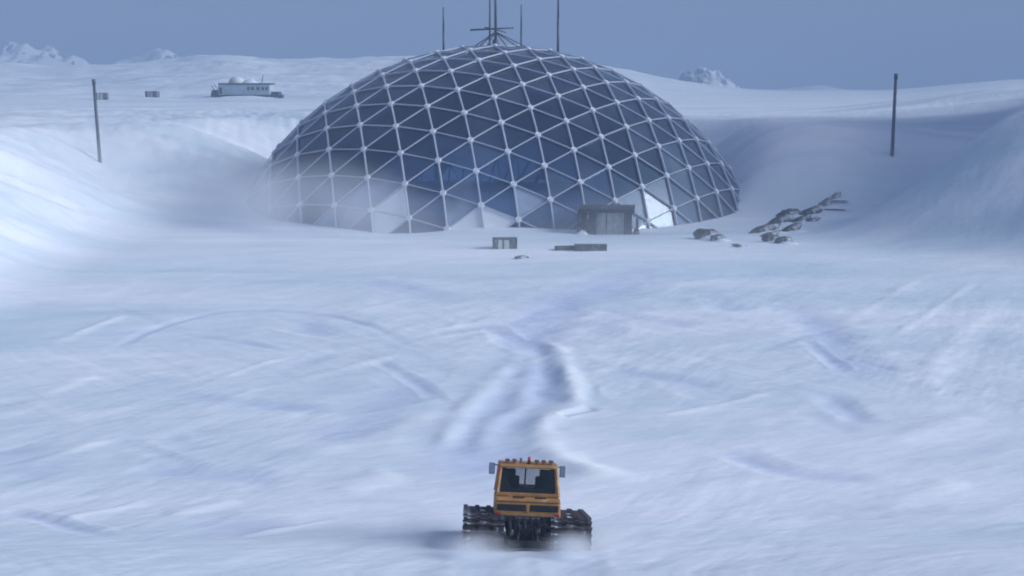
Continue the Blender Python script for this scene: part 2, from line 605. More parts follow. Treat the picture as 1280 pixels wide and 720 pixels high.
S2 = [
    [(262, 475), (320, 455), (373, 440)], [(350, 478), (430, 458), (507, 440)], [(12, 586), (80, 565), (152, 539)],
    [(134, 568), (250, 548)], [(70, 656), (187, 627)], [(204, 650), (303, 627)], [(373, 574), (470, 545), (560, 510)],
    [(35, 498), (117, 466)], [(809, 522), (890, 508), (967, 490)], [(926, 533), (990, 512), (1054, 487)],
    [(850, 440), (930, 428), (1007, 411)], [(1252, 370), (1200, 422), (1165, 469), (1160, 492)],
    [(1223, 347), (1165, 390), (1107, 428)], [(1153, 347), (1043, 411)], 
    [(640, 405), (690, 400), (760, 394)], [(700, 575), (850, 600), (1000, 606)], 
    [(290, 700), (420, 660)], [(60, 430), (160, 395)], [(860, 500), (800, 470)], [(1100, 560), (1220, 520)],
    [(330, 410), (420, 425)], [(240, 520), (330, 480)], [(1090, 640), (1200, 600)], [(420, 620), (500, 590)],
]
for i, p in enumerate(S2):
    rut(p, 0.4 + 0.22 * (i % 4), -(0.055 + 0.02 * (i % 3)), 0.0)
for sx in (-1.42, 1.42):      # the snowcat's own belts
    RUTS.append((np.array([(CAT.x + sx + 0.02 * (CAT.y - q), q) for q in np.linspace(CAT.y + 1.0, 27, 14)]), 0.72, 0.05, 0.02))
# wheel and sledge marks that nobody planned
for k in range(40):
    px, py = random.uniform(20, 1260), random.uniform(345, 700)
    if 540 < px < 770: continue
    L_ = random.uniform(50, 170)
    a = random.choice((-0.28, 0.14, 0.35, -0.12)) + random.uniform(-0.12, 0.12)
    rut([(px, py), (px + L_ * 0.5, py + L_ * 0.5 * a + random.uniform(-5, 5)), (px + L_, py + L_ * a)],
        random.uniform(0.3, 0.8), random.choice((0.03, 0.04, -0.03)), 0.01)


def apply_ruts(x, y, h):
    sh = h.shape
    xf, yf, hf = x.ravel(), y.ravel(), h.ravel().copy()
    pk = np.zeros_like(hf)
    for pl, w, dep, berm in RUTS:
        mar = 3.5 * w
        x0, y0 = pl.min(0) - mar
        x1, y1 = pl.max(0) + mar
        ii = np.where((xf > x0) & (xf < x1) & (yf > y0) & (yf < y1))[0]
        if len(ii) == 0: continue
        px, py = xf[ii], yf[ii]
        best = np.full(len(ii), 1e9)
        tt = np.zeros(len(ii))
        n = len(pl) - 1
        for s in range(n):
            a, b = pl[s], pl[s + 1]
            e = b - a
            l2 = (e ** 2).sum() + 1e-9
            t = np.clip(((px - a[0]) * e[0] + (py - a[1]) * e[1]) / l2, 0, 1)
            dd = np.hypot(px - a[0] - t * e[0], py - a[1] - t * e[1])
            m = dd < best
            best[m] = dd[m]
            tt[m] = (s + t[m]) / n
        wob = 1 + 0.6 * fbm(px / 2.1 + w * 31, py / 2.1, 2)
        r = best / (w * wob)
        fe = 0.14 if abs(dep) > 0.12 else 0.28
        fade = sstep(tt / fe) * sstep((1 - tt) / fe) * (0.75 + 0.7 * vnoise(px / 3.1 + 5, py / 3.1))
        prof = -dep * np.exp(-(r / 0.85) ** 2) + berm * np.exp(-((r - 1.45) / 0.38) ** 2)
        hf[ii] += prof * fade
        pk[ii] += np.clip(dep / (0.085 if dep > 0 else 0.20), -1, 1) * np.exp(-(r / 0.95) ** 2) * fade - 2.5 * berm / 0.13 * np.exp(-((r - 1.45) / 0.38) ** 2) * fade * 0.3  # pressed and heaped snow tone, with shaded ruts and lit berms painted in
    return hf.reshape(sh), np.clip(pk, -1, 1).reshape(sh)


def ground_height(x, y):
    x, y = np.asarray(x, float), np.asarray(y, float)
    d = np.hypot(x, y)
    nearw = 1 - sstep((d - 190) / 80)
    return far_height(x, y) + near_height(x, y) * nearw


def gz(x, y):
    return float(apply_ruts(np.array([[x]], float), np.array([[y]], float), ground_height(np.array([[x]]), np.array([[y]])))[0][0, 0])


# polar sheet: finer where the plain is near
dep1 = np.linspace(R(24.5), R(3.2), 600)
rr = 16.4 / np.tan(dep1)
rr = np.concatenate([[2, 6, 12, 18, 24, 29, 33], rr[rr > 36.5], np.geomspace(rr[-1] * 1.006, 1500, 260), np.geomspace(1560, 14000, 24)])
aa = np.concatenate([np.linspace(-180, -60, 40)[:-1], np.linspace(-60, -26, 60)[:-1], np.linspace(-26, 26, 920)[:-1], np.linspace(26, 60, 60)[:-1], np.linspace(60, 180, 41)])
RRg, AAg = np.meshgrid(rr, np.radians(aa), indexing='ij')
GX, GY = RRg * np.sin(AAg), RRg * np.cos(AAg)
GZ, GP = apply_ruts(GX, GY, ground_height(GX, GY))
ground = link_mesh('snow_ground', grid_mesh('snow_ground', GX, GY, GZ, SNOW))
at_ = ground.data.attributes.new('packed_shade', 'FLOAT', 'POINT')
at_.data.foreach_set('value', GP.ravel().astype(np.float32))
tag(ground, kind='structure')


def hit(px, py, y0=60.0, y1=420.0):
    """where the sight line of a photograph pixel meets the snow"""
    d = ray(px, py)
    Y = np.arange(y0, y1, 0.25)
    below = (CAM_Z + d.z * Y) < ground_height(d.x * Y, Y)
    k = int(np.argmax(below)) if below.any() else len(Y) - 1
    return Vector((d.x * Y[k], Y[k], CAM_Z + d.z * Y[k]))


# ------------------------------------------------------------------ far mountains
def mountain(name, px, ptop, Y, w_px, depth, seed, rocky, jag=0.5):
    c = at_dist(px, ptop, Y)
    base = 8.0
    H = c.z - base
    W = w_px / FPX * Y
    nx, ny = 90, 40
    u, v = np.meshgrid(np.linspace(-1, 1, nx), np.linspace(-1, 1, ny))
    r = np.sqrt(u ** 2 + v ** 2)
    env = np.clip(1 - r, 0, 1) ** 0.75
    n1 = fbm(u * 3.2 + seed, v * 2.4 + seed * 2, 5, 0.55)
    ridge = 1 - np.abs(fbm(u * 2.6 + seed * 3, v * 2 + 7, 4)) * 2.4
    z = env * (1 - jag + jag * ridge + jag * 0.9 * n1)
    z = z / z.max() * H
    X, Y_, Z = c.x + u * W / 2, Y + v * depth, base + z - 2 * (r > 1)
    o = link_mesh(name, grid_mesh(name, X, Y_, Z, rocky))
    return tag(o, kind='structure')


def alpine():
    m = bpy.data.materials.new('rock_and_snow')
    m.use_nodes = True
    n = m.node_tree
    L = n.links.new
    b = n.nodes['Principled BSDF']
    b.inputs['Roughness'].default_value = 0.85
    b.inputs['Specular IOR Level'].default_value = 0.1
    geo = n.nodes.new('ShaderNodeNewGeometry')
    sep = n.nodes.new('ShaderNodeSeparateXYZ')
    L(geo.outputs['Normal'], sep.inputs['Vector'])
    no = n.nodes.new('ShaderNodeTexNoise')
    no.inputs['Scale'].default_value = 0.03
    no.inputs['Detail'].default_value = 8
    L(geo.outputs['Position'], no.inputs['Vector'])
    ad = n.nodes.new('ShaderNodeMath')
    ad.operation = 'MULTIPLY_ADD'
    L(no.outputs['Fac'], ad.inputs[0])
    ad.inputs[1].default_value = 0.55
    L(sep.outputs['Z'], ad.inputs[2])
    ra = n.nodes.new('ShaderNodeValToRGB')
    ra.color_ramp.elements[0].position = 0.98
    ra.color_ramp.elements[0].color = (0.13, 0.14, 0.17, 1)
    ra.color_ramp.elements[1].position = 1.14
    ra.color_ramp.elements[1].color = (0.82, 0.85, 0.89, 1)
    L(ad.outputs['Value'], ra.inputs['Fac'])
    L(ra.outputs['Color'], b.inputs['Base Color'])
    return m


ALP = alpine()
mountain('mountain', 30, 51, 1900, 240, 200, 1.3, ALP, 0.5)
mountain('mountain', 200, 60, 2000, 260, 180, 5.1, ALP, 0.4)
mountain('mountain', 876, 83, 1350, 105, 120, 8.7, ALP, 0.6)
mountain('mountain', 1020, 106, 1500, 150, 200, 3.4, SNOW, 0.2)


# ------------------------------------------------------------------ dome
# one sheet of triangles wrapped over the cap, spacing measured on the real frame
def rodrigues(v):
    v = Vector(v)
    return Matrix.Rotation(v.length, 3, v.normalized())


RM = rodrigues((-0.4176, -0.2104, -0.0852))
LS = math.exp(-2.1589)
cP, sP = math.cos(PITCH), math.sin(PITCH)


def dome_dir(i, j):
    qx = LS * (i * math.sqrt(3) / 2) - 0.119
    qy = LS * (i * 0.5 + j) - 0.6243
    r = math.hypot(qx, qy) + 1e-9
    th = r * (1 + 0.2052 * r * r) if r < 1.0 else 1.2052 + (r - 1.0) * 1.6156
    if th > 2.75: return None
    w = math.sin(th) / r
    d = RM @ Vector((qx * w, qy * w, -math.cos(th)))      # x right, y down, z forward of the camera
    return Vector((d.x, d.z * cP - d.y * sP, -d.z * sP - d.y * cP))


dome = empty('geodesic_dome', (DOME_C.x, DOME_C.y, 0))
tag(dome, 'huge geodesic dome of dark blue glass triangles in a white strut frame', 'dome')
OFF = Vector((0, 0, DOME_C.z))
nodes = {}
for i in range(-26, 27):
    for j in range(-26, 27):
        d = dome_dir(i, j)
        if d is not None and d.z * DOME_R + DOME_C.z > -6.5:
            nodes[(i, j)] = d
camv = Vector((-DOME_C.x, -DOME_C.y, CAM_Z - DOME_C.z))


def npos(k, lift=0.0):
    return nodes[k] * (DOME_R + lift) + OFF


tris = []
for (i, j) in nodes:
    for t in (((i, j), (i + 1, j), (i, j + 1)), ((i + 1, j), (i + 1, j - 1 + 1), (i, j + 1))):
        pass
    for t in (((i, j), (i + 1, j), (i, j + 1)), ((i, j), (i + 1, j - 1), (i + 1, j))):
        if all(k in nodes for k in t):
            zs = [npos(k).z for k in t]
            if max(zs) > -0.8: tris.append(t)
edges = set()
for t in tris:
    for a, b in ((0, 1), (1, 2), (2, 0)):
        edges.add(tuple(sorted((t[a], t[b]))))
edges = [e for e in edges if max(npos(e[0]).z, npos(e[1]).z) > -1.0]


def facing(d):
    return d.dot((camv - d * DOME_R).normalized())


def tri_score(t):
    c = (nodes[t[0]] + nodes[t[1]] + nodes[t[2]]) / 3
    zc = max(npos(k).z for k in t)
    a = (npos(t[1]) - npos(t[0])).cross(npos(t[2]) - npos(t[0])).length
    return facing(c.normalized()) * a * (1 if zc > 1 else 0.2)


tris.sort(key=tri_score, reverse=True)


def panel_geo(mb, t, k):
    ps = [npos(q, -0.10) for q in t]
    c = (ps[0] + ps[1] + ps[2]) / 3
    nrm = (ps[1] - ps[0]).cross(ps[2] - ps[0])
    if nrm.dot(c - OFF) < 0: ps = [ps[0], ps[2], ps[1]]; nrm = -nrm
    nrm.normalize()
    # panes are set a hair out of true, as glass always is
    tilt = Vector((random.uniform(-1, 1), random.uniform(-1, 1), random.uniform(-1, 1))) * 0.014
    out = []
    for p in ps:
        q = c + (p - c) * 0.975
        out.append(q + nrm * (q - c).dot(tilt))
    inn = [p - nrm * 0.06 for p in out]
    mb.add(out + inn, [(0, 1, 2), (5, 4, 3), (0, 3, 4, 1), (1, 4, 5, 2), (2, 5, 3, 0)])


white_px = [(497, 250, 14), (470, 276, 13), (493, 280, 10), (520, 286, 8), (612, 276, 16), (590, 281, 12), (632, 282, 10), (655, 283, 6)]
dull_px = [(475, 240, 18), (440, 265, 16), (455, 245, 12), (530, 262, 12), (570, 262, 10), (420, 272, 20), (665, 262, 14), (620, 250, 10)]


pale_px = [(545, 272, 22), (690, 268, 22), (815, 252, 24), (852, 232, 22), (880, 226, 18), (570, 244, 15), (650, 246, 18), (505, 215, 14), (392, 232, 20), (436, 232, 14), (840, 200, 16), (735, 262, 14), (690, 232, 10), (600, 222, 10)]


def to_px(p):
    d = p - Vector((0, 0, CAM_Z))
    f = d.y * cP - d.z * sP
    return 640 + FPX * d.x / f, 360 - FPX * (d.y * sP + d.z * cP) / f


BASE = Vector((DOME_C.x, DOME_C.y, 0))
rest = MB()
for n, t in enumerate(tris):
    if n < 300:
        mb = MB()
        panel_geo(mb, t, n)
        c = (npos(t[0]) + npos(t[1]) + npos(t[2])) / 3 + BASE
        u, v = to_px(c)
        m = GLASS_DOME
        lab = None
        if any(math.hypot(u - a, v - b) < r for a, b, r in pale_px): m = GLASS_PALE
        if any(math.hypot(u - a, v - b) < r for a, b, r in dull_px): m = GLASS_DULL; lab = 'dull grey-blue pane'
        if any(math.hypot(u - a, v - b) < r for a, b, r in white_px): m = GLASS_WHITE; lab = 'whitish pane'
        o = mb.build('glass_panel', m, dome)
        if lab: o['label'] = lab
    else:
        panel_geo(rest, t, n)
o = rest.build('glass_panels', GLASS_DOME, dome)
o['kind'] = 'stuff'


def strut_geo(mb, a, b):
    main = a[0] == b[0]
    r = 0.108 if main else 0.07
    pa, pb = npos(a, 0.10), npos(b, 0.10)
    n = ((nodes[a] + nodes[b]) / 2).normalized()
    d = (pb - pa).normalized()
    s = d.cross(n).normalized()
    hgt = r * 1.2
    prof = [(-r, -hgt), (r, -hgt), (r, hgt * 0.4), (r * 0.5, hgt), (-r * 0.5, hgt), (-r, hgt * 0.4)]
    vs = [pa + s * x + n * y for x, y in prof] + [pb + s * x + n * y for x, y in prof]
    k = len(prof)
    mb.add(vs, [(q, k + q, k + (q + 1) % k, (q + 1) % k) for q in range(k)])


edges.sort(key=lambda e: facing(((nodes[e[0]] + nodes[e[1]]) / 2).normalized()) * (1 if npos(e[0]).z > 0.5 else 0.2), reverse=True)
rest = MB()
for n, (a, b) in enumerate(edges):
    if n < 300:
        mb = MB()
        strut_geo(mb, a, b)
        mb.build('strut', M['strut'], dome)
    else:
        strut_geo(rest, a, b)
o = rest.build('struts', M['strut'], dome)
o['kind'] = 'stuff'

hub_mb = MB()
n = 10
prof = [(0.40, -0.25), (0.40, 0.12), (0.33, 0.20), (0.20, 0.12), (0.14, 0.22), (0.06, 0.24)]
vs = []
for r_, z_ in prof:
    vs += [(r_ * math.cos(2 * math.pi * k / n), r_ * math.sin(2 * math.pi * k / n), z_) for k in range(n)]
fs = []
for a in range(len(prof) - 1):
    fs += [(a * n + k, a * n + (k + 1) % n, (a + 1) * n + (k + 1) % n, (a + 1) * n + k) for k in range(n)]
fs.append(tuple((len(prof) - 1) * n + k for k in range(n)))
hub_mb.add(vs, fs)
hub_me = hub_mb.mesh('hub', M['hub'])
hubs = [k for k in nodes if npos(k).z > -0.6]
hubs.sort(key=lambda k: facing(nodes[k]), reverse=True)
for k in hubs[:300]:
    o = link_mesh('hub', hub_me, dome)
    o.location = npos(k, 0.12)
    o.rotation_euler = nodes[k].to_track_quat('Z', 'Y').to_euler()
print('dome: panels', len(tris), 'struts', len(edges), 'hubs', len(hubs))


# ------------------------------------------------------------------ masts on the dome
def dome_z(x, y):
    return DOME_C.z + math.sqrt(max(0, DOME_R ** 2 - (x - DOME_C.x) ** 2 - (y - DOME_C.y) ** 2))


def antenna(px, ptop, Y, r, label, group='aerials on top of the dome'):
    x = (px - 640) / FPX * (Y * cP)
    p = at_dist(px, 60, Y)
    z0 = dome_z(p.x, Y)
    top = at_dist(px, ptop, Y).z
    o = empty('antenna_mast', (p.x, Y, z0))
    tag(o, label, 'antenna', group)
    h = top - z0
    MB().tube((0, 0, -0.3), (0, 0, h * 0.55), r, r * 0.9).build('pole', M['mast'], o, True)
    MB().tube((0, 0, h * 0.55), (0, 0, h), r * 0.8, r * 0.55).build('whip', M['mast'], o, True)
    MB().tube((0, 0, -0.3), (0, 0, 0.25), r * 2.6, r * 2.2, 10).build('foot', M['mast'], o)
    return o


antenna(554.5, 9, 188.5 + 6, 0.17, 'slim dark aerial on the dome, furthest left of the aerials')
antenna(651.5, 6, 188.5 + 11, 0.16, 'short slim aerial behind the braced central mast on the dome')
antenna(697.5, -22, 188.5 + 8, 0.20, 'tall slim aerial on the dome, furthest right of the aerials')
Yc = 188.5 - 1.0
pm = at_dist(619.5, 40, Yc)
z0 = dome_z(pm.x, Yc)
o = empty('central_mast', (pm.x, Yc, z0))
tag(o, 'tall braced central mast with crossarm at the very top of the dome', 'antenna', 'aerials on top of the dome')
MB().tube((0, 0, -0.4), (0, 0, 11.5), 0.21, 0.17).build('pole', M['mast'], o, True)
MB().tube((-0.85, -0.7, -0.5), (-0.75, -0.5, 11), 0.15, 0.11).build('second_pole', M['mast'], o, True)
hb = at_dist(619, 36, Yc).z - z0
MB().tube((-3.65, 0.3, hb - 0.16), (2.6, 0.3, hb + 0.16), 0.13, 0.13).build('crossarm', M['mast'], o, True)
MB().tube((-1.6, 0.36, hb + 0.25), (1.5, -1.0, hb - 0.55), 0.08, 0.08).build('crossarm', M['mast'], o, True)
for dx, dy in ((-3.1, 0.5), (4.6, 0.4), (1.6, -2.2), (-1.2, -2.6), (3.4, 3.0), (-2.6, 3.2)):
    zz = dome_z(pm.x + dx, Yc + dy) - z0
    MB().tube((0, 0, hb - 0.45), (dx, dy, zz), 0.085, 0.085, 6).build('brace', M['mast'], o, True)
MB().tube((0, 0, -0.3), (0, 0, 0.9), 0.55, 0.4, 10).build('foot', M['mast'], o)


# ------------------------------------------------------------------ poles in the snow
def marker_pole(px0, py0, px1, py1, Y, r, label):
    b = hit(px0, py0, 150)
    Y = b.y
    z = gz(b.x, b.y)
    t = at_dist(px1, py1, Y)
    o = empty('marker_pole', (b.x, b.y, z))
    tag(o, label, 'pole', 'marker poles on the banks')
    d = Vector((t.x - b.x, 0, t.z - z))
    MB().tube(d * -0.06, d * 0.94, r, r * 0.8).build('shaft', M['mast'], o, True)
    MB().tube(d * 0.94, d, r * 1.05, r * 1.0).build('tip', M['mast'], o, True)
    return o


marker_pole(125, 203, 117, 99, 188, 0.26, 'leaning dark marker pole on the left snow bank')
marker_pole(1115, 195, 1120, 92, 196, 0.27, 'dark marker pole on the shaded slope right of the dome')


# ------------------------------------------------------------------ entrance
ep = on_ground(757, 291)
ez = gz(ep.x, ep.y) - 0.15
eb = empty('entrance_hut', (ep.x, ep.y, ez), (0, 0, R(-6)))
tag(eb, 'dark flat-roofed entrance hut with metal doors at the foot of the dome', 'hut')
W_, H_, D_ = 6.1, 3.35, 6.0
eb.scale = (0.95, 0.95, 0.93)
MB().box((0.1, D_ / 2 - 0.4, H_ - 0.22), (W_ + 0.7, D_ + 0.5, 0.44)).build('roof_slab', M['concrete_dark'], eb, bevel=0.06)
MB().box((-1.62, 0.2, H_ / 2 - 0.32), (0.95, 1.0, H_ - 0.3)).build('pillar', M['concrete_dark'], eb, bevel=0.05)
MB().box((2.7, 0.2, H_ / 2 - 0.32), (0.95, 1.0, H_ - 0.3)).build('pillar', M['concrete_dark'], eb, bevel=0.05)
MB().box((-2.85, D_ / 2 + 0.6, H_ / 2 - 0.3), (0.35, D_ - 1.2, H_ - 0.25)).build('side_wall', M['concrete_dark'], eb, bevel=0.03)
MB().box((2.95, D_ / 2 + 0.9, H_ / 2 - 0.3), (0.35, D_ - 0.6, H_ - 0.25)).build('side_wall', M['concrete_dark'], eb, bevel=0.03)
for x0, w in ((-0.55, 1.18), (1.15, 2.05)):
    dr = MB().box((x0, 0.62, 1.42), (w, 0.10, 2.75)).build('door', M['door'], eb, bevel=0.02)
    for k in range(4):
        MB().box((x0, 0.55, 0.55 + k * 0.62), (w - 0.12, 0.06, 0.05)).build('door_rib', M['door'], dr)
    MB().box((x0 + w * 0.4, 0.52, 1.25), (0.06, 0.08, 0.3)).build('handle', M['steel'], dr)
MB().box((0.07, 0.66, 1.42), (0.12, 0.22, 2.8)).build('mullion', M['concrete_dark'], eb)
MB().box((0.55, 0.5, 2.98), (3.3, 0.3, 0.22)).build('lintel', M['concrete_dark'], eb)
# scaffold-like side porch at the left
for x in (-3.35, -2.35):
    MB().box((x, -0.2, 1.35), (0.26, 0.26, 3.3)).build('porch_post', M['concrete_dark'], eb)
MB().tube((-3.3, -0.25, 0.1), (-2.4, -0.25, 1.9), 0.13).build('porch_brace', M['concrete_dark'], eb)
MB().tube((-2.4, -0.28, 1.7), (-3.3, -0.28, 2.9), 0.13).build('porch_brace', M['concrete_dark'], eb)
MB().box((-2.85, -0.25, 0.75), (1.2, 0.5, 0.12), (0.25, 0.3, 0)).build('porch_step', M['steel'], eb)
MB().prism([(-0.4, -0.3), (3.6, -0.3), (3.6, 1.9), (1.4, 1.7)], 3.65, 3.95).build('wing_wall', M['concrete_dark'], eb, bevel=0.03)
MB().box((3.8, 0.5, 0.1), (0.5, 1.6, 0.9), (0.5, 0, 0.2)).build('wing_step', M['crate_dark'], eb, bevel=0.05)


# snow heaps that bank up against things
def snow_heap(parent, c, sx, sy, h, seed, name='snow_heap'):
    nx, ny = 26, 18
    u, v = np.meshgrid(np.linspace(-1, 1, nx), np.linspace(-1, 1, ny))
    r = np.sqrt(u * u + v * v)
    z = h * np.clip(1 - r * r, 0, 1) ** 1.2 * (1 + 0.8 * fbm(u * 2 + seed, v * 2 + seed * 3, 3)) - 0.12 - 0.25 * np.clip(r - 0.9, 0, 1)
    o = link_mesh(name, grid_mesh(name, c[0] + u * sx, c[1] + v * sy, c[2] + z, SNOW), parent)
    return o


snow_heap(eb, (-2.9, -1.0, 0.0), 1.2, 0.9, 0.75, 2.2)
snow_heap(eb, (0.7, -0.3, 0.0), 2.2, 1.1, 0.35, 6.2)
snow_heap(eb, (4.0, -0.4, 0.0), 1.5, 1.0, 0.35, 3.3)


# ------------------------------------------------------------------ crates
def crate(px, py, w, d, h, rz, label, group, Y=None, style=0, sink=0.08):
    p = on_ground(px, py) if Y is None else at_dist(px, py, Y)
    z = gz(p.x, p.y)
    o = empty('cargo_crate', (p.x, p.y, z - sink), (0, 0, R(rz)))
    tag(o, label, 'crate', group)
    MB().box((0, 0, h / 2), (w, d, h)).build('body', M['crate_dark'], o, bevel=0.04)
    if style == 0:
        MB().box((-w * 0.20, -d / 2 - 0.012, h / 2), (w * 0.16, 0.05, h * 0.94)).build('pale_board', M['crate_light'], o)
        MB().box((w * 0.06, -d / 2 - 0.012, h / 2), (w * 0.22, 0.05, h * 0.9)).build('board', M['door'], o)
    for x in (-w / 2 + 0.06, w / 2 - 0.06):
        MB().box((x, -d / 2 - 0.02, h / 2), (0.10, 0.06, h + 0.03)).build('batten', M['crate_dark'], o)
    MB().box((0, 0, h + 0.03), (w * 1.02, d * 1.03, 0.07)).build('lid', M['crate_dark'], o, bevel=0.02)
    return o


G = 'cargo crates near the dome'
crate(631, 312, 2.5, 1.6, 1.05, 3, 'upright cargo crate with one pale board, standing in front of the dome', G)
crate(738, 315.5, 3.3, 1.3, 0.62, -2, 'long low grey crate lying in front of the entrance hut', G, style=1)
crate(706, 314.5, 1.9, 1.0, 0.42, 14, 'low snowed-in crate at the left end of the long low crate', G, style=1, sink=0.1)
G = 'containers on the snow plateau'
crate(127, 121, 4.0, 2.4, 2.3, 4, 'small dark container with pale stripe beside the leaning marker pole top', G, Y=430)
crate(190.5, 116, 4.4, 2.4, 2.1, -14, 'small dark container on the plateau between marker pole and station building', G, Y=460)


# ------------------------------------------------------------------ rocks
def rock(px, py, w, d, h, rz, tilt, seed, label, sink=0.25, snow=0.35):
    p = hit(px, py)
    z = gz(p.x, p.y)
    w, d, h = w * 1.5, d * 1.25, h * 1.05
    tilt = tilt * 1.3
    nu, nv = 18, 12
    vs, fs = [], []
    r0 = random.Random(seed)
    planes = [(Vector((r0.gauss(0, 1), r0.gauss(0, 1), r0.gauss(0, 0.7))).normalized(), r0.uniform(0.62, 0.92)) for _ in range(11)]
    for a in range(nv + 1):
        th = math.pi * a / nv
        for b in range(nu):
            ph = 2 * math.pi * b / nu
            q = Vector((math.sin(th) * math.cos(ph), math.sin(th) * math.sin(ph), math.cos(th)))
            r_ = 1.0
            for n_, k_ in planes:
                c_ = q.dot(n_)
                if c_ > 0.05: r_ = min(r_, k_ / c_)
            q = q * r_ * (1 + 0.09 * math.sin(7 * q.x + seed) * math.cos(6 * q.y - seed))
            vs.append((q.x * w / 2, q.y * d / 2, q.z * h / 2))
    for a in range(nv):
        for b in range(nu):
            fs.append((a * nu + b, (a + 1) * nu + b, (a + 1) * nu + (b + 1) % nu, a * nu + (b + 1) % nu))
    o = empty('boulder', (p.x, p.y, z), (0, 0, 0))
    tag(o, label, 'boulder', 'dark boulders right of the dome')
    bo = MB().add(vs, fs).build('stone', M['rock'], o)
    bo.location = (0, 0, h * (0.5 - sink))
    bo.rotation_euler = (0, R(tilt), R(rz))
    snow_heap(o, (0.15 * w, -0.30 * d, 0.05), w * 0.55, d * 0.5, h * snow, seed)
    return o


rock(885, 299, 2.3, 1.8, 1.5, 10, 6, 3, 'rounded dark boulder, the larger one of the pair by the dome rim')
rock(898, 301, 1.5, 1.4, 0.95, -20, 0, 5, 'small dark boulder touching the larger one by the dome rim')
rock(925, 309, 1.2, 0.8, 0.4, 15, 8, 8, 'tiny flat stone between the boulder pair and the long boulder group')
rock(953, 291, 3.4, 1.7, 1.0, 22, -14, 12, 'long flat boulder at the left end of the boulder group')
rock(972, 281, 3.0, 1.8, 1.2, 18, -14, 21, 'flat boulder in the middle of the boulder group, above the long one')
rock(986, 272, 2.4, 1.8, 1.5, 0, -6, 27, 'tallest boulder of the group, at its upper edge')
rock(966, 302, 1.7, 1.3, 0.9, -8, 4, 33, 'small boulder at the bottom left of the boulder group')
rock(980, 304, 1.6, 1.2, 0.9, 14, 0, 36, 'small darkest boulder at the bottom of the boulder group')
rock(988, 290, 3.0, 1.6, 0.95, 24, -16, 41, 'pale-edged slab below the tallest boulder')
rock(1012, 269, 3.2, 1.7, 1.1, 20, -16, 47, 'long boulder right of the tallest boulder of the group')
rock(1013, 278, 2.3, 1.2, 0.55, 22, -12, 52, 'thin slab under the long right boulder')
rock(1030, 259, 2.8, 1.4, 1.0, 32, -24, 57, 'pointed boulder at the upper right end of the group')
rock(1001, 277, 2.2, 1.3, 0.8, 15, -14, 66, 'middle slab wedged between the tallest boulder and the thin slab')
rock(962, 296, 2.4, 1.3, 0.7, 20, -12, 71, 'flat slab under the long flat boulder at the left end')
rock(1042, 250, 2.0, 1.0, 0.6, 35, -22, 76, 'smallest outlying stone above the pointed boulder')
rock(651, 323.5, 1.1, 0.8, 0.42, 5, 0, 61, 'tiny dark stone beside the upright cargo crate')


# ------------------------------------------------------------------ station building
sp = at_dist(308, 121.5, 455)
sz = gz(sp.x, sp.y) + 0.2
st = empty('station_building', (sp.x, sp.y, sz), (0, 0, R(-4)))
tag(st, 'long low grey station building with white radome on the far plateau', 'building')
MB().box((0, 0, 0.35), (20.5, 6.2, 0.7)).build('skid_base', M['station_dark'], st, bevel=0.1)
MB().box((0, 0, 2.55), (18.4, 5.6, 3.7)).build('wall', M['station'], st, bevel=0.15)
rf = MB().box((0.3, 0, 4.62), (18.9, 6.1, 0.45)).build('roof', M['station_dark'], st, bevel=0.08)
for x, w in ((1.6, 0.8), (3.1, 1.0), (5.0, 1.1), (6.7, 0.9), (8.1, 0.8)):
    wd = MB().box((x, -2.82, 2.95), (w, 0.14, 1.05)).build('window', M['station_dark'], st)
    MB().box((x, -2.91, 2.35), (w + 0.25, 0.12, 0.12)).build('sill', M['station'], wd)
MB().box((-8.3, -2.83, 2.2), (1.0, 0.14, 2.2)).build('door', M['station_dark'], st)
MB().prism([(-3.0, -0.1), (2.6, -0.1), (2.6, 2.0), (-1.2, 2.5)], -12.0, -9.3).build('annex', M['station_dark'], st, bevel=0.1)
MB().box((-11.2, -1.5, 3.0), (0.16, 0.16, 2.6), (0, -0.6, 0)).build('stair_rail', M['station_dark'], st)
MB().box((-10.2, -1.5, 3.4), (0.16, 0.16, 2.6), (0, -0.6, 0)).build('stair_rail', M['station_dark'], st)
MB().box((10.9, -0.4, 0.9), (2.9, 3.8, 2.0)).build('annex', M['station_dark'], st, bevel=0.3)
MB().box((12.6, -0.8, 0.3), (1.6, 2.4, 1.2)).build('loading_step', M['station_dark'], st, bevel=0.2)
dv, dfc = [], []
nu, nv = 20, 8
for a in range(nv + 1):
    th = math.pi / 2 * a / nv
    for b in range(nu):
        ph = 2 * math.pi * b / nu
        dv.append((-3.3 + 2.9 * math.cos(th) ** 0.8 * math.cos(ph), 2.4 * math.cos(th) ** 0.8 * math.sin(ph), 4.6 + 2.5 * math.sin(th)))
for a in range(nv):
    for b in range(nu):
        dfc.append((a * nu + b, a * nu + (b + 1) % nu, (a + 1) * nu + (b + 1) % nu, (a + 1) * nu + b))
MB().add(dv, dfc).build('radome', M['radome'], st, True)
snow_heap(st, (1.6, -0.3, 4.95), 3.0, 2.4, 1.5, 4.4)
MB().tube((5.6, 0, 4.6), (6.2, 0, 7.6), 0.14).build('aerial', M['mast'], st)
snow_heap(st, (0, -4.2, -0.3), 12.0, 2.6, 0.8, 9.4)


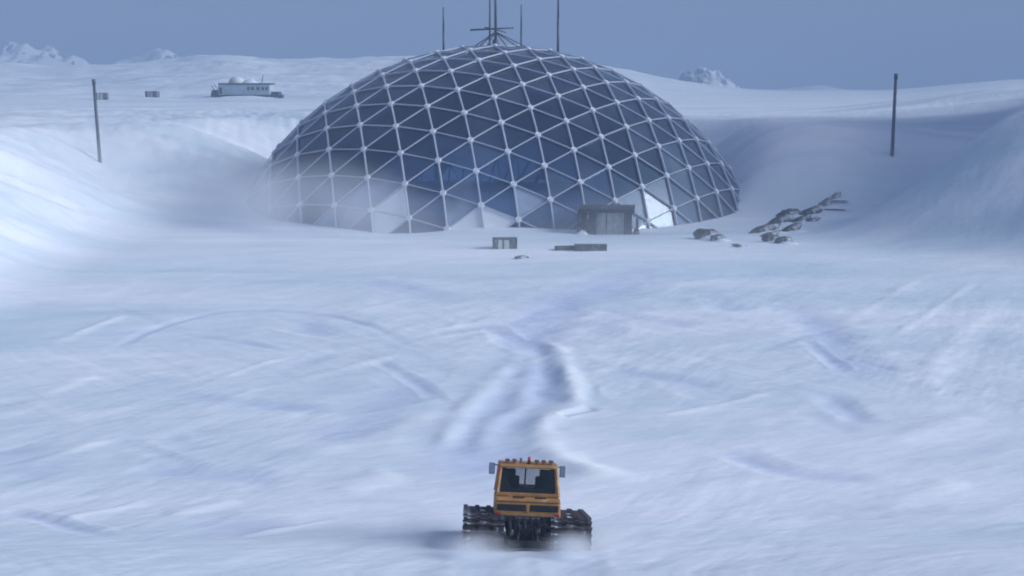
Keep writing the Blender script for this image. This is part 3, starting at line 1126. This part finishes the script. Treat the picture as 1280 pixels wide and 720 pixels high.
# ------------------------------------------------------------------ snowcat
def make_snowcat():
    root = empty('snowcat', (0, 0, 0))
    tag(root, 'amber tracked snowcat seen from behind, ploughing through the foreground snow', 'snowcat')
    Y_, B_ = M['yellow'], M['black']
    # track loops
    def loop():
        pts = []
        for k in range(9):       # rear sprocket, top to bottom
            t = math.pi / 2 + math.pi * k / 8
            pts.append((-1.75 + 0.52 * math.cos(t), 0.58 + 0.50 * math.sin(t)))
        for k in range(7):
            pts.append((-1.5 + 3.0 * (k + 0.5) / 7, 0.03))
        for k in range(9):
            t = -math.pi / 2 + math.pi * k / 8
            pts.append((1.75 + 0.50 * math.cos(t), 0.55 + 0.50 * math.sin(t)))
        for k in range(7):
            pts.append((1.5 - 3.0 * (k + 0.5) / 7, 1.07))
        return pts
    lp = loop()
    seg = []
    for k in range(len(lp)):
        a, b = Vector((0, *lp[k])), Vector((0, *lp[(k + 1) % len(lp)]))
        seg.append((a, b))
    total = sum((b - a).length for a, b in seg)
    nc = 44
    cl = MB()
    cl.box((0, 0, 0.045), (1.50, 0.055, 0.11), taper=0.9)
    for x in (-0.66, -0.22, 0.22, 0.66):
        cl.box((x, 0, 0.11), (0.16, 0.05, 0.09))
    cl_me = cl.mesh('cleat', M['cleat'])
    for s in (-1, 1):
        xc = s * 1.56
        tr = empty('track')
        tr.parent = root
        tr.location = (xc, 0, 0)
        for bx in (-0.52, 0.0, 0.52):
            n = len(lp)
            mb = MB()
            for x in (bx - 0.20, bx + 0.20):
                mb.v += [(x, y, z) for y, z in lp]
            mb.f += [(k, (k + 1) % n, n + (k + 1) % n, n + k) for k in range(n)]
            inner = []
            c = Vector((0, 0.57))
            for x in (bx - 0.20, bx + 0.20):
                for k in range(n):
                    a = Vector(lp[k - 1]); b = Vector(lp[(k + 1) % n]); d = (b - a).normalized()
                    nn = Vector((-d.y, d.x))
                    q = Vector(lp[k]) + nn * 0.045
                    inner.append((x, q.x, q.y))
            mb.v += inner
            mb.f += [(2 * n + k, 3 * n + k, 3 * n + (k + 1) % n, 2 * n + (k + 1) % n) for k in range(n)]
            mb.f += [(k, 2 * n + k, 2 * n + (k + 1) % n, (k + 1) % n) for k in range(n)]
            mb.f += [(n + k, n + (k + 1) % n, 3 * n + (k + 1) % n, 3 * n + k) for k in range(n)]
            mb.build('belt', M['rubber'], tr)
        for q in range(nc):
            dist = total * (q + 0.3) / nc
            for a, b in seg:
                l = (b - a).length
                if dist <= l:
                    p = a + (b - a) * (dist / l)
                    d = (b - a).normalized()
                    break
                dist -= l
            o = link_mesh('cleat', cl_me, tr)
            o.location = p
            out = Vector((0, d.z, -d.y))
            # local z -> outward, local y -> along
            mx = Matrix((Vector((1, 0, 0)), d, Vector((1, 0, 0)).cross(d))).transposed()
            if (mx @ Vector((0, 0, 1))).dot(p - Vector((0, 0, 0.57))) < 0:
                mx = Matrix((Vector((-1, 0, 0)), d, Vector((-1, 0, 0)).cross(d))).transposed()
            o.rotation_euler = mx.to_euler()
        for wy in (-1.75, -0.9, 0.0, 0.9, 1.75):
            rr_ = 0.46 if abs(wy) > 1.5 else 0.42
            for wx in (-0.26, 0.26):
                MB().tube((wx - 0.10, wy, 0.07 + rr_), (wx + 0.10, wy, 0.07 + rr_), rr_, rr_, 18).build('wheel', M['rubber'], tr)
        MB().box((-s * 0.55, 0, 0.62), (0.12, 3.9, 0.26)).build('beam', B_, tr, bevel=0.03)
    # chassis
    MB().box((0, 0.1, 0.72), (1.45, 4.2, 0.5)).build('chassis', B_, root, bevel=0.05)
    MB().box((0, -0.5, 1.06), (2.3, 2.6, 0.22)).build('deck', B_, root, bevel=0.03)
    # engine body behind the cab
    body = MB()
    body.prism([(-1.72, 1.14), (0.4, 1.14), (0.4, 1.86), (-1.45, 1.80), (-1.66, 1.62)], -1.19, 1.19)
    bd = body.build('engine_body', Y_, root, bevel=0.06, seg=3)
    MB().box((0, -1.60, 1.71), (2.34, 0.16, 0.11), (-0.25, 0, 0)).build('body_ledge', Y_, bd, bevel=0.03)
    for s in (-1, 1):
        gr = MB().box((s * 0.595, -1.700, 1.46), (1.02, 0.06, 0.23)).build('grille', B_, bd, bevel=0.02)
        for k in range(3):
            MB().box((s * 0.595, -1.735, 1.385 + k * 0.075), (0.98, 0.03, 0.025), (0.5, 0, 0)).build('slat', M['trim'], gr)
        MB().box((s * 1.06, -1.74, 1.24), (0.16, 0.05, 0.09)).build('tail_lamp', M['red'], bd, bevel=0.01)
    MB().box((0, -1.715, 1.46), (0.10, 0.05, 0.30)).build('grille_post', Y_, bd, bevel=0.015)
    for x in (-0.35, 0.45):
        MB().box((x, -1.62, 1.82), (0.42, 0.10, 0.05)).build('hinge', M['trim'], bd, bevel=0.01)
    # cab: a tapering frame of pillars, panes, roof
    zb, zt = 1.84, 2.86
    yb0, yb1, yt0, yt1 = -1.15, 1.25, -1.00, 0.85
    xb, xt = 1.12, 1.02
    cab = empty('cab')
    cab.parent = root
    MB().box((0, 0.05, zb - 0.06), (2.26, 2.45, 0.16)).build('cab_floor', Y_, cab, bevel=0.03)
    MB().prism([(1.15, 1.15), (1.9, 1.15), (1.72, 1.75), (1.20, 1.80)], -1.05, 1.05).build('front_cowl', Y_, cab, bevel=0.05)
    for s in (-1, 1):
        MB().tube((s * xb, yb0, zb), (s * xt, yt0, zt), 0.085, 0.075, 6).build('pillar', Y_, cab)
        MB().tube((s * xb, yb1, zb), (s * xt, yt1, zt), 0.06, 0.055, 6).build('pillar', Y_, cab)
        MB().tube((s * xb, 0.1, zb), (s * xt, 0.0, zt), 0.05, 0.05, 6).build('pillar', Y_, cab)
        MB().add([(s * (xb - .03), yb0, zb), (s * (xb - .03), yb1, zb), (s * (xt - .03), yt1, zt), (s * (xt - .03), yt0, zt),
                  (s * (xb - .045), yb0, zb), (s * (xb - .045), yb1, zb), (s * (xt - .045), yt1, zt), (s * (xt - .045), yt0, zt)],
                 [(0, 1, 2, 3), (7, 6, 5, 4), (0, 4, 5, 1), (1, 5, 6, 2), (2, 6, 7, 3), (3, 7, 4, 0)]).build('side_window', GLASS_CAB, cab)
    for nm, y0, y1 in (('rear_window', yb0, yt0), ('windshield', yb1, yt1)):
        e = 0.015
        MB().add([(-xb + .06, y0, zb), (xb - .06, y0, zb), (xt - .06, y1, zt), (-xt + .06, y1, zt),
                  (-xb + .06, y0 + e, zb), (xb - .06, y0 + e, zb), (xt - .06, y1 + e, zt), (-xt + .06, y1 + e, zt)],
                 [(0, 1, 2, 3), (7, 6, 5, 4), (0, 4, 5, 1), (1, 5, 6, 2), (2, 6, 7, 3), (3, 7, 4, 0)]).build(nm, GLASS_CAB, cab)
    MB().box((0, yb0 - 0.02, zb + 0.05), (2.18, 0.10, 0.13)).build('window_rail', Y_, cab, bevel=0.02)
    MB().tube((0, yb1 + 0.02, zb), (0, yt1 + 0.02, zt), 0.03, 0.03, 6).build('windshield_post', M['trim'], cab)
    MB().box((0.05, 1.0, zb + 0.10), (2.0, 0.5, 0.26), (0.2, 0, 0)).build('dashboard', M['trim'], cab, bevel=0.05)
    MB().tube((-0.5, 0.62, zb + 0.2), (-0.5, 0.72, zb + 0.42), 0.03).build('steering_column', M['trim'], cab)
    MB().box((0.02, -1.10, zb + 0.26), (0.5, 0.03, 0.025), (0, 0.5, 0)).build('wiper', M['trim'], cab)
    rf = MB()
    rf.prism([(-1.10, zt - 0.02), (0.98, zt - 0.02), (0.92, zt + 0.10), (0.6, zt + 0.16), (-0.9, zt + 0.17), (-1.08, zt + 0.10)], -1.08, 1.08)
    roof = rf.build('roof', Y_, cab, bevel=0.06, seg=3)
    # seats with tall backs at both sides
    for s in (-1, 1):
        seat = MB().box((s * 0.60, -0.15, zb + 0.16), (0.62, 0.6, 0.24)).build('seat', M['seat'], cab, bevel=0.08)
        bk = MB().prism([(-0.50, zb + 0.1), (-0.36, zb + 0.1), (-0.48, zb + 0.70), (-0.62, zb + 0.70)], s * 0.60 - 0.31, s * 0.60 + 0.31)
        bk.build('seat_back', M['seat'], seat, bevel=0.09, seg=3)
        MB().box((s * 0.64, -0.56, zb + 0.80), (0.40, 0.14, 0.30)).build('headrest', M['seat'], seat, bevel=0.06)
    MB().box((0, -0.95, zb + 0.12), (2.0, 0.22, 0.24)).build('rear_shelf', M['trim'], cab, bevel=0.03)
    for s in (-1, 1):
        MB().add([(s * 1.04, -0.93, zb + 0.2), (s * 0.55, -0.93, zb + 0.2), (s * 0.78, -0.86, zb + 0.62), (s * 0.80, -0.82, zt - 0.04), (s * 0.97, -0.82, zt - 0.04),
                  (s * 1.04, -0.87, zb + 0.2), (s * 0.55, -0.87, zb + 0.2), (s * 0.78, -0.80, zb + 0.62), (s * 0.80, -0.76, zt - 0.04), (s * 0.97, -0.76, zt - 0.04)],
                 [(0, 1, 2, 3, 4), (9, 8, 7, 6, 5), (0, 5, 6, 1), (1, 6, 7, 2), (2, 7, 8, 3), (3, 8, 9, 4), (4, 9, 5, 0)]).build('corner_trim', M['trim'], cab)
    # roof lamps
    for x in (-0.78, -0.52, 0.30, 0.55, 0.82):
        lm = MB().tube((x, -0.98, zt + 0.10), (x, -0.98, zt + 0.21), 0.03).build('roof_lamp', M['amber'], roof)
        MB().box((x, -0.98, zt + 0.25), (0.17, 0.13, 0.11)).build('lamp_housing', M['amber'], lm, bevel=0.03)
    MB().tube((-0.28, -0.9, zt + 0.12), (-0.28, -0.9, zt + 0.34), 0.045, 0.05, 8).build('roof_vent', M['grey_plastic'], roof)
    MB().tube((0.02, -0.95, zt + 0.12), (0.02, -0.95, zt + 0.22), 0.07, 0.07, 12).build('beacon_foot', M['trim'], roof)
    MB().tube((0.02, -0.95, zt + 0.22), (0.02, -0.95, zt + 0.40), 0.065, 0.05, 12).build('beacon', M['red'], roof, True)
    # mirrors
    for s, dz in ((-1, 0.0), (1, -0.02)):
        mi = MB().box((s * 1.32, -0.2, zt - 0.12 + dz), (0.22, 0.07, 0.42)).build('mirror', M['grey_plastic'], cab, bevel=0.03)
        MB().box((s * 1.32, -0.242, zt - 0.12 + dz), (0.18, 0.012, 0.37)).build('mirror_glass', M['mirror_face'], mi)
        MB().path([(s * 1.04, 0.0, zt - 0.02), (s * 1.2, -0.1, zt + 0.02), (s * 1.32, -0.17, zt + 0.02)], 0.022).build('mirror_arm', M['trim'], mi)
    MB().box((-1.06, -1.02, zt - 0.12), (0.12, 0.12, 0.22)).build('work_lamp', M['red'], cab, bevel=0.02)
    # snow lying on the machine
    for s in (-1, 1):
        for q, (yy, ln) in enumerate(((-1.35, 0.5), (-0.2, 0.7), (1.1, 0.6))):
            snow_heap(root, (s * (1.50 + 0.12 * q), yy, 1.13), 0.34 + 0.06 * q, ln, 0.16, 3.7 * q + s, 'caked_snow')
    snow_heap(roof, (-0.2, 0.1, zt + 0.17), 0.7, 0.6, 0.10, 12.7, 'caked_snow')
    snow_heap(bd, (0.55, -1.42, 1.83), 0.5, 0.14, 0.07, 15.7, 'caked_snow')
    # hitch, frame and hoses at the rear
    hf = MB()
    hf.box((0, -2.02, 1.02), (0.95, 0.10, 0.12)).box((0, -2.0, 0.42), (1.1, 0.14, 0.14))
    for x in (-0.42, 0.42):
        hf.box((x, -2.0, 0.70), (0.12, 0.14, 0.72))
    hitch = hf.build('hitch_frame', B_, root, bevel=0.02)
    for x in (-0.24, 0.24):
        MB().tube((x, -1.9, 0.98), (x * 1.5, -2.35, 0.35), 0.055).build('hydraulic_ram', M['black'], hitch)
        MB().tube((x * 1.25, -2.12, 0.66), (x * 1.5, -2.36, 0.33), 0.03).build('ram_rod', M['steel'], hitch)
    for k, x in enumerate((-0.62, -0.33, -0.12, 0.1, 0.3, 0.52)):
        MB().path([(x, -1.7, 1.08), (x * 1.05, -2.05, 1.12), (x * 1.1 + 0.06, -2.28, 0.85), (x + 0.1, -2.26, 0.45), (x * 0.8, -2.1, 0.3)], 0.028).build('hose', B_, hitch, True)
    MB().box((0, -2.42, 0.28), (1.5, 0.22, 0.2)).build('drawbar', B_, hitch, bevel=0.03)
    MB().box((-0.55, -2.15, 0.62), (0.10, 0.05, 0.2)).build('tag_plate', M['steel'], hitch)
    MB().box((0.4, -2.15, 0.72), (0.09, 0.05, 0.14)).build('tag_plate', M['steel'], hitch)
    MB().box((-0.18, -1.78, 1.10), (0.5, 0.05, 0.06)).build('lamp_bar', M['steel'], hitch)
    MB().box((0.30, -1.78, 1.10), (0.3, 0.05, 0.06)).build('lamp_bar', M['steel'], hitch)
    return root


cat = make_snowcat()
zc = gz(CAT.x, CAT.y)
zf, zr = gz(CAT.x, CAT.y + 1.8), gz(CAT.x, CAT.y - 1.8)
cat.location = (CAT.x, CAT.y, (zf + zr) / 2 - 0.10)
pit = math.atan2(zf - zr, 3.6)
print('snowcat pitch', math.degrees(pit))
cat.rotation_euler = (pit - R(2.0), R(3.0), R(1.5))
cat.scale = (0.91, 0.91, 0.91)

# ------------------------------------------------------------------ air
hz = MB().box((0, 2000, 57), (44000, 44000, 142)).build('haze', SNOW)
hz.data.materials.clear()
hm = bpy.data.materials.new('cold_air')
hm.use_nodes = True
hn = hm.node_tree
hn.nodes.clear()
ho = hn.nodes.new('ShaderNodeOutputMaterial')
hv = hn.nodes.new('ShaderNodeVolumePrincipled')
hv.inputs['Color'].default_value = (0.325, 0.415, 0.55, 1)
hv.inputs['Density'].default_value = 0.0010
hv.inputs['Anisotropy'].default_value = 0.0
hn.links.new(hv.outputs['Volume'], ho.inputs['Volume'])
hz.data.materials.append(hm)
tag(hz, kind='stuff')


# ------------------------------------------------------------------ wind-blown snow: soft clouds of powder close to the ground
def blowing_snow(c, rad, dens, seed, nscale=0.12, rz=0.0):
    nu, nv = 20, 10
    vs, fs = [], []
    for a in range(nv + 1):
        th = math.pi * a / nv
        for b in range(nu):
            ph = 2 * math.pi * b / nu
            vs.append((math.sin(th) * math.cos(ph), math.sin(th) * math.sin(ph), math.cos(th)))
    for a in range(nv):
        for b in range(nu):
            fs.append((a * nu + b, (a + 1) * nu + b, (a + 1) * nu + (b + 1) % nu, a * nu + (b + 1) % nu))
    m = bpy.data.materials.new('blowing_powder')
    m.use_nodes = True
    n = m.node_tree
    n.nodes.clear()
    L = n.links.new
    out = n.nodes.new('ShaderNodeOutputMaterial')
    vol = n.nodes.new('ShaderNodeVolumePrincipled')
    vol.inputs['Color'].default_value = (0.95, 0.97, 1.0, 1)
    co = n.nodes.new('ShaderNodeTexCoord')
    ln = n.nodes.new('ShaderNodeVectorMath')
    ln.operation = 'LENGTH'
    L(co.outputs['Object'], ln.inputs[0])
    fall = n.nodes.new('ShaderNodeMapRange')
    fall.interpolation_type = 'SMOOTHSTEP'
    fall.inputs['From Min'].default_value = 1.0
    fall.inputs['From Max'].default_value = 0.05
    L(ln.outputs['Value'], fall.inputs['Value'])
    geo = n.nodes.new('ShaderNodeNewGeometry')
    no = n.nodes.new('ShaderNodeTexNoise')
    no.inputs['Scale'].default_value = nscale
    no.inputs['Detail'].default_value = 3
    mp = n.nodes.new('ShaderNodeMapping')
    mp.inputs['Location'].default_value = (seed * 13.1, seed * 7.7, 0)
    L(geo.outputs['Position'], mp.inputs['Vector'])
    L(mp.outputs['Vector'], no.inputs['Vector'])
    nr = n.nodes.new('ShaderNodeMapRange')
    nr.inputs['From Min'].default_value = 0.32
    nr.inputs['From Max'].default_value = 0.70
    L(no.outputs['Fac'], nr.inputs['Value'])
    mu = n.nodes.new('ShaderNodeMath')
    mu.operation = 'MULTIPLY'
    L(fall.outputs['Result'], mu.inputs[0])
    L(nr.outputs['Result'], mu.inputs[1])
    m2 = n.nodes.new('ShaderNodeMath')
    m2.operation = 'MULTIPLY'
    m2.inputs[1].default_value = dens
    L(mu.outputs['Value'], m2.inputs[0])
    L(m2.outputs['Value'], vol.inputs['Density'])
    L(vol.outputs['Volume'], out.inputs['Volume'])
    o = MB().add(vs, fs).build('blowing_snow', m)
    o.location = c
    o.scale = rad
    o.rotation_euler = (0, 0, R(rz))
    return tag(o, kind='stuff')


blowing_snow((-28, 157, 2.0), (27, 12, 8.0), 0.17, 1.0, 0.07, -38)
blowing_snow((-58, 168, 6.0), (20, 30, 9.0), 0.055, 2.0, 0.06)
blowing_snow((0, 118, 0.5), (75, 30, 3.6), 0.022, 11.0, 0.06)
blowing_snow((62, 165, 5.0), (26, 40, 9.0), 0.014, 12.0, 0.05)
blowing_snow((6, 146, 0.5), (40, 10, 6.5), 0.045, 3.0, 0.09)
blowing_snow((40, 178, 2.5), (14, 20, 6.0), 0.045, 4.0, 0.08)
for sx in (-1.55, 1.6):
    blowing_snow((CAT.x + sx, CAT.y - 2.9, 1.75), (1.75, 1.4, 0.95), 3.2, 5.0 + sx, 0.9)
blowing_snow((CAT.x + 2.9, CAT.y - 1.0, 1.6), (1.6, 2.6, 0.8), 0.5, 9.0, 0.7)
blowing_snow((CAT.x - 3.6, CAT.y - 0.6, 1.6), (2.6, 2.4, 0.8), 0.6, 10.0, 0.7)
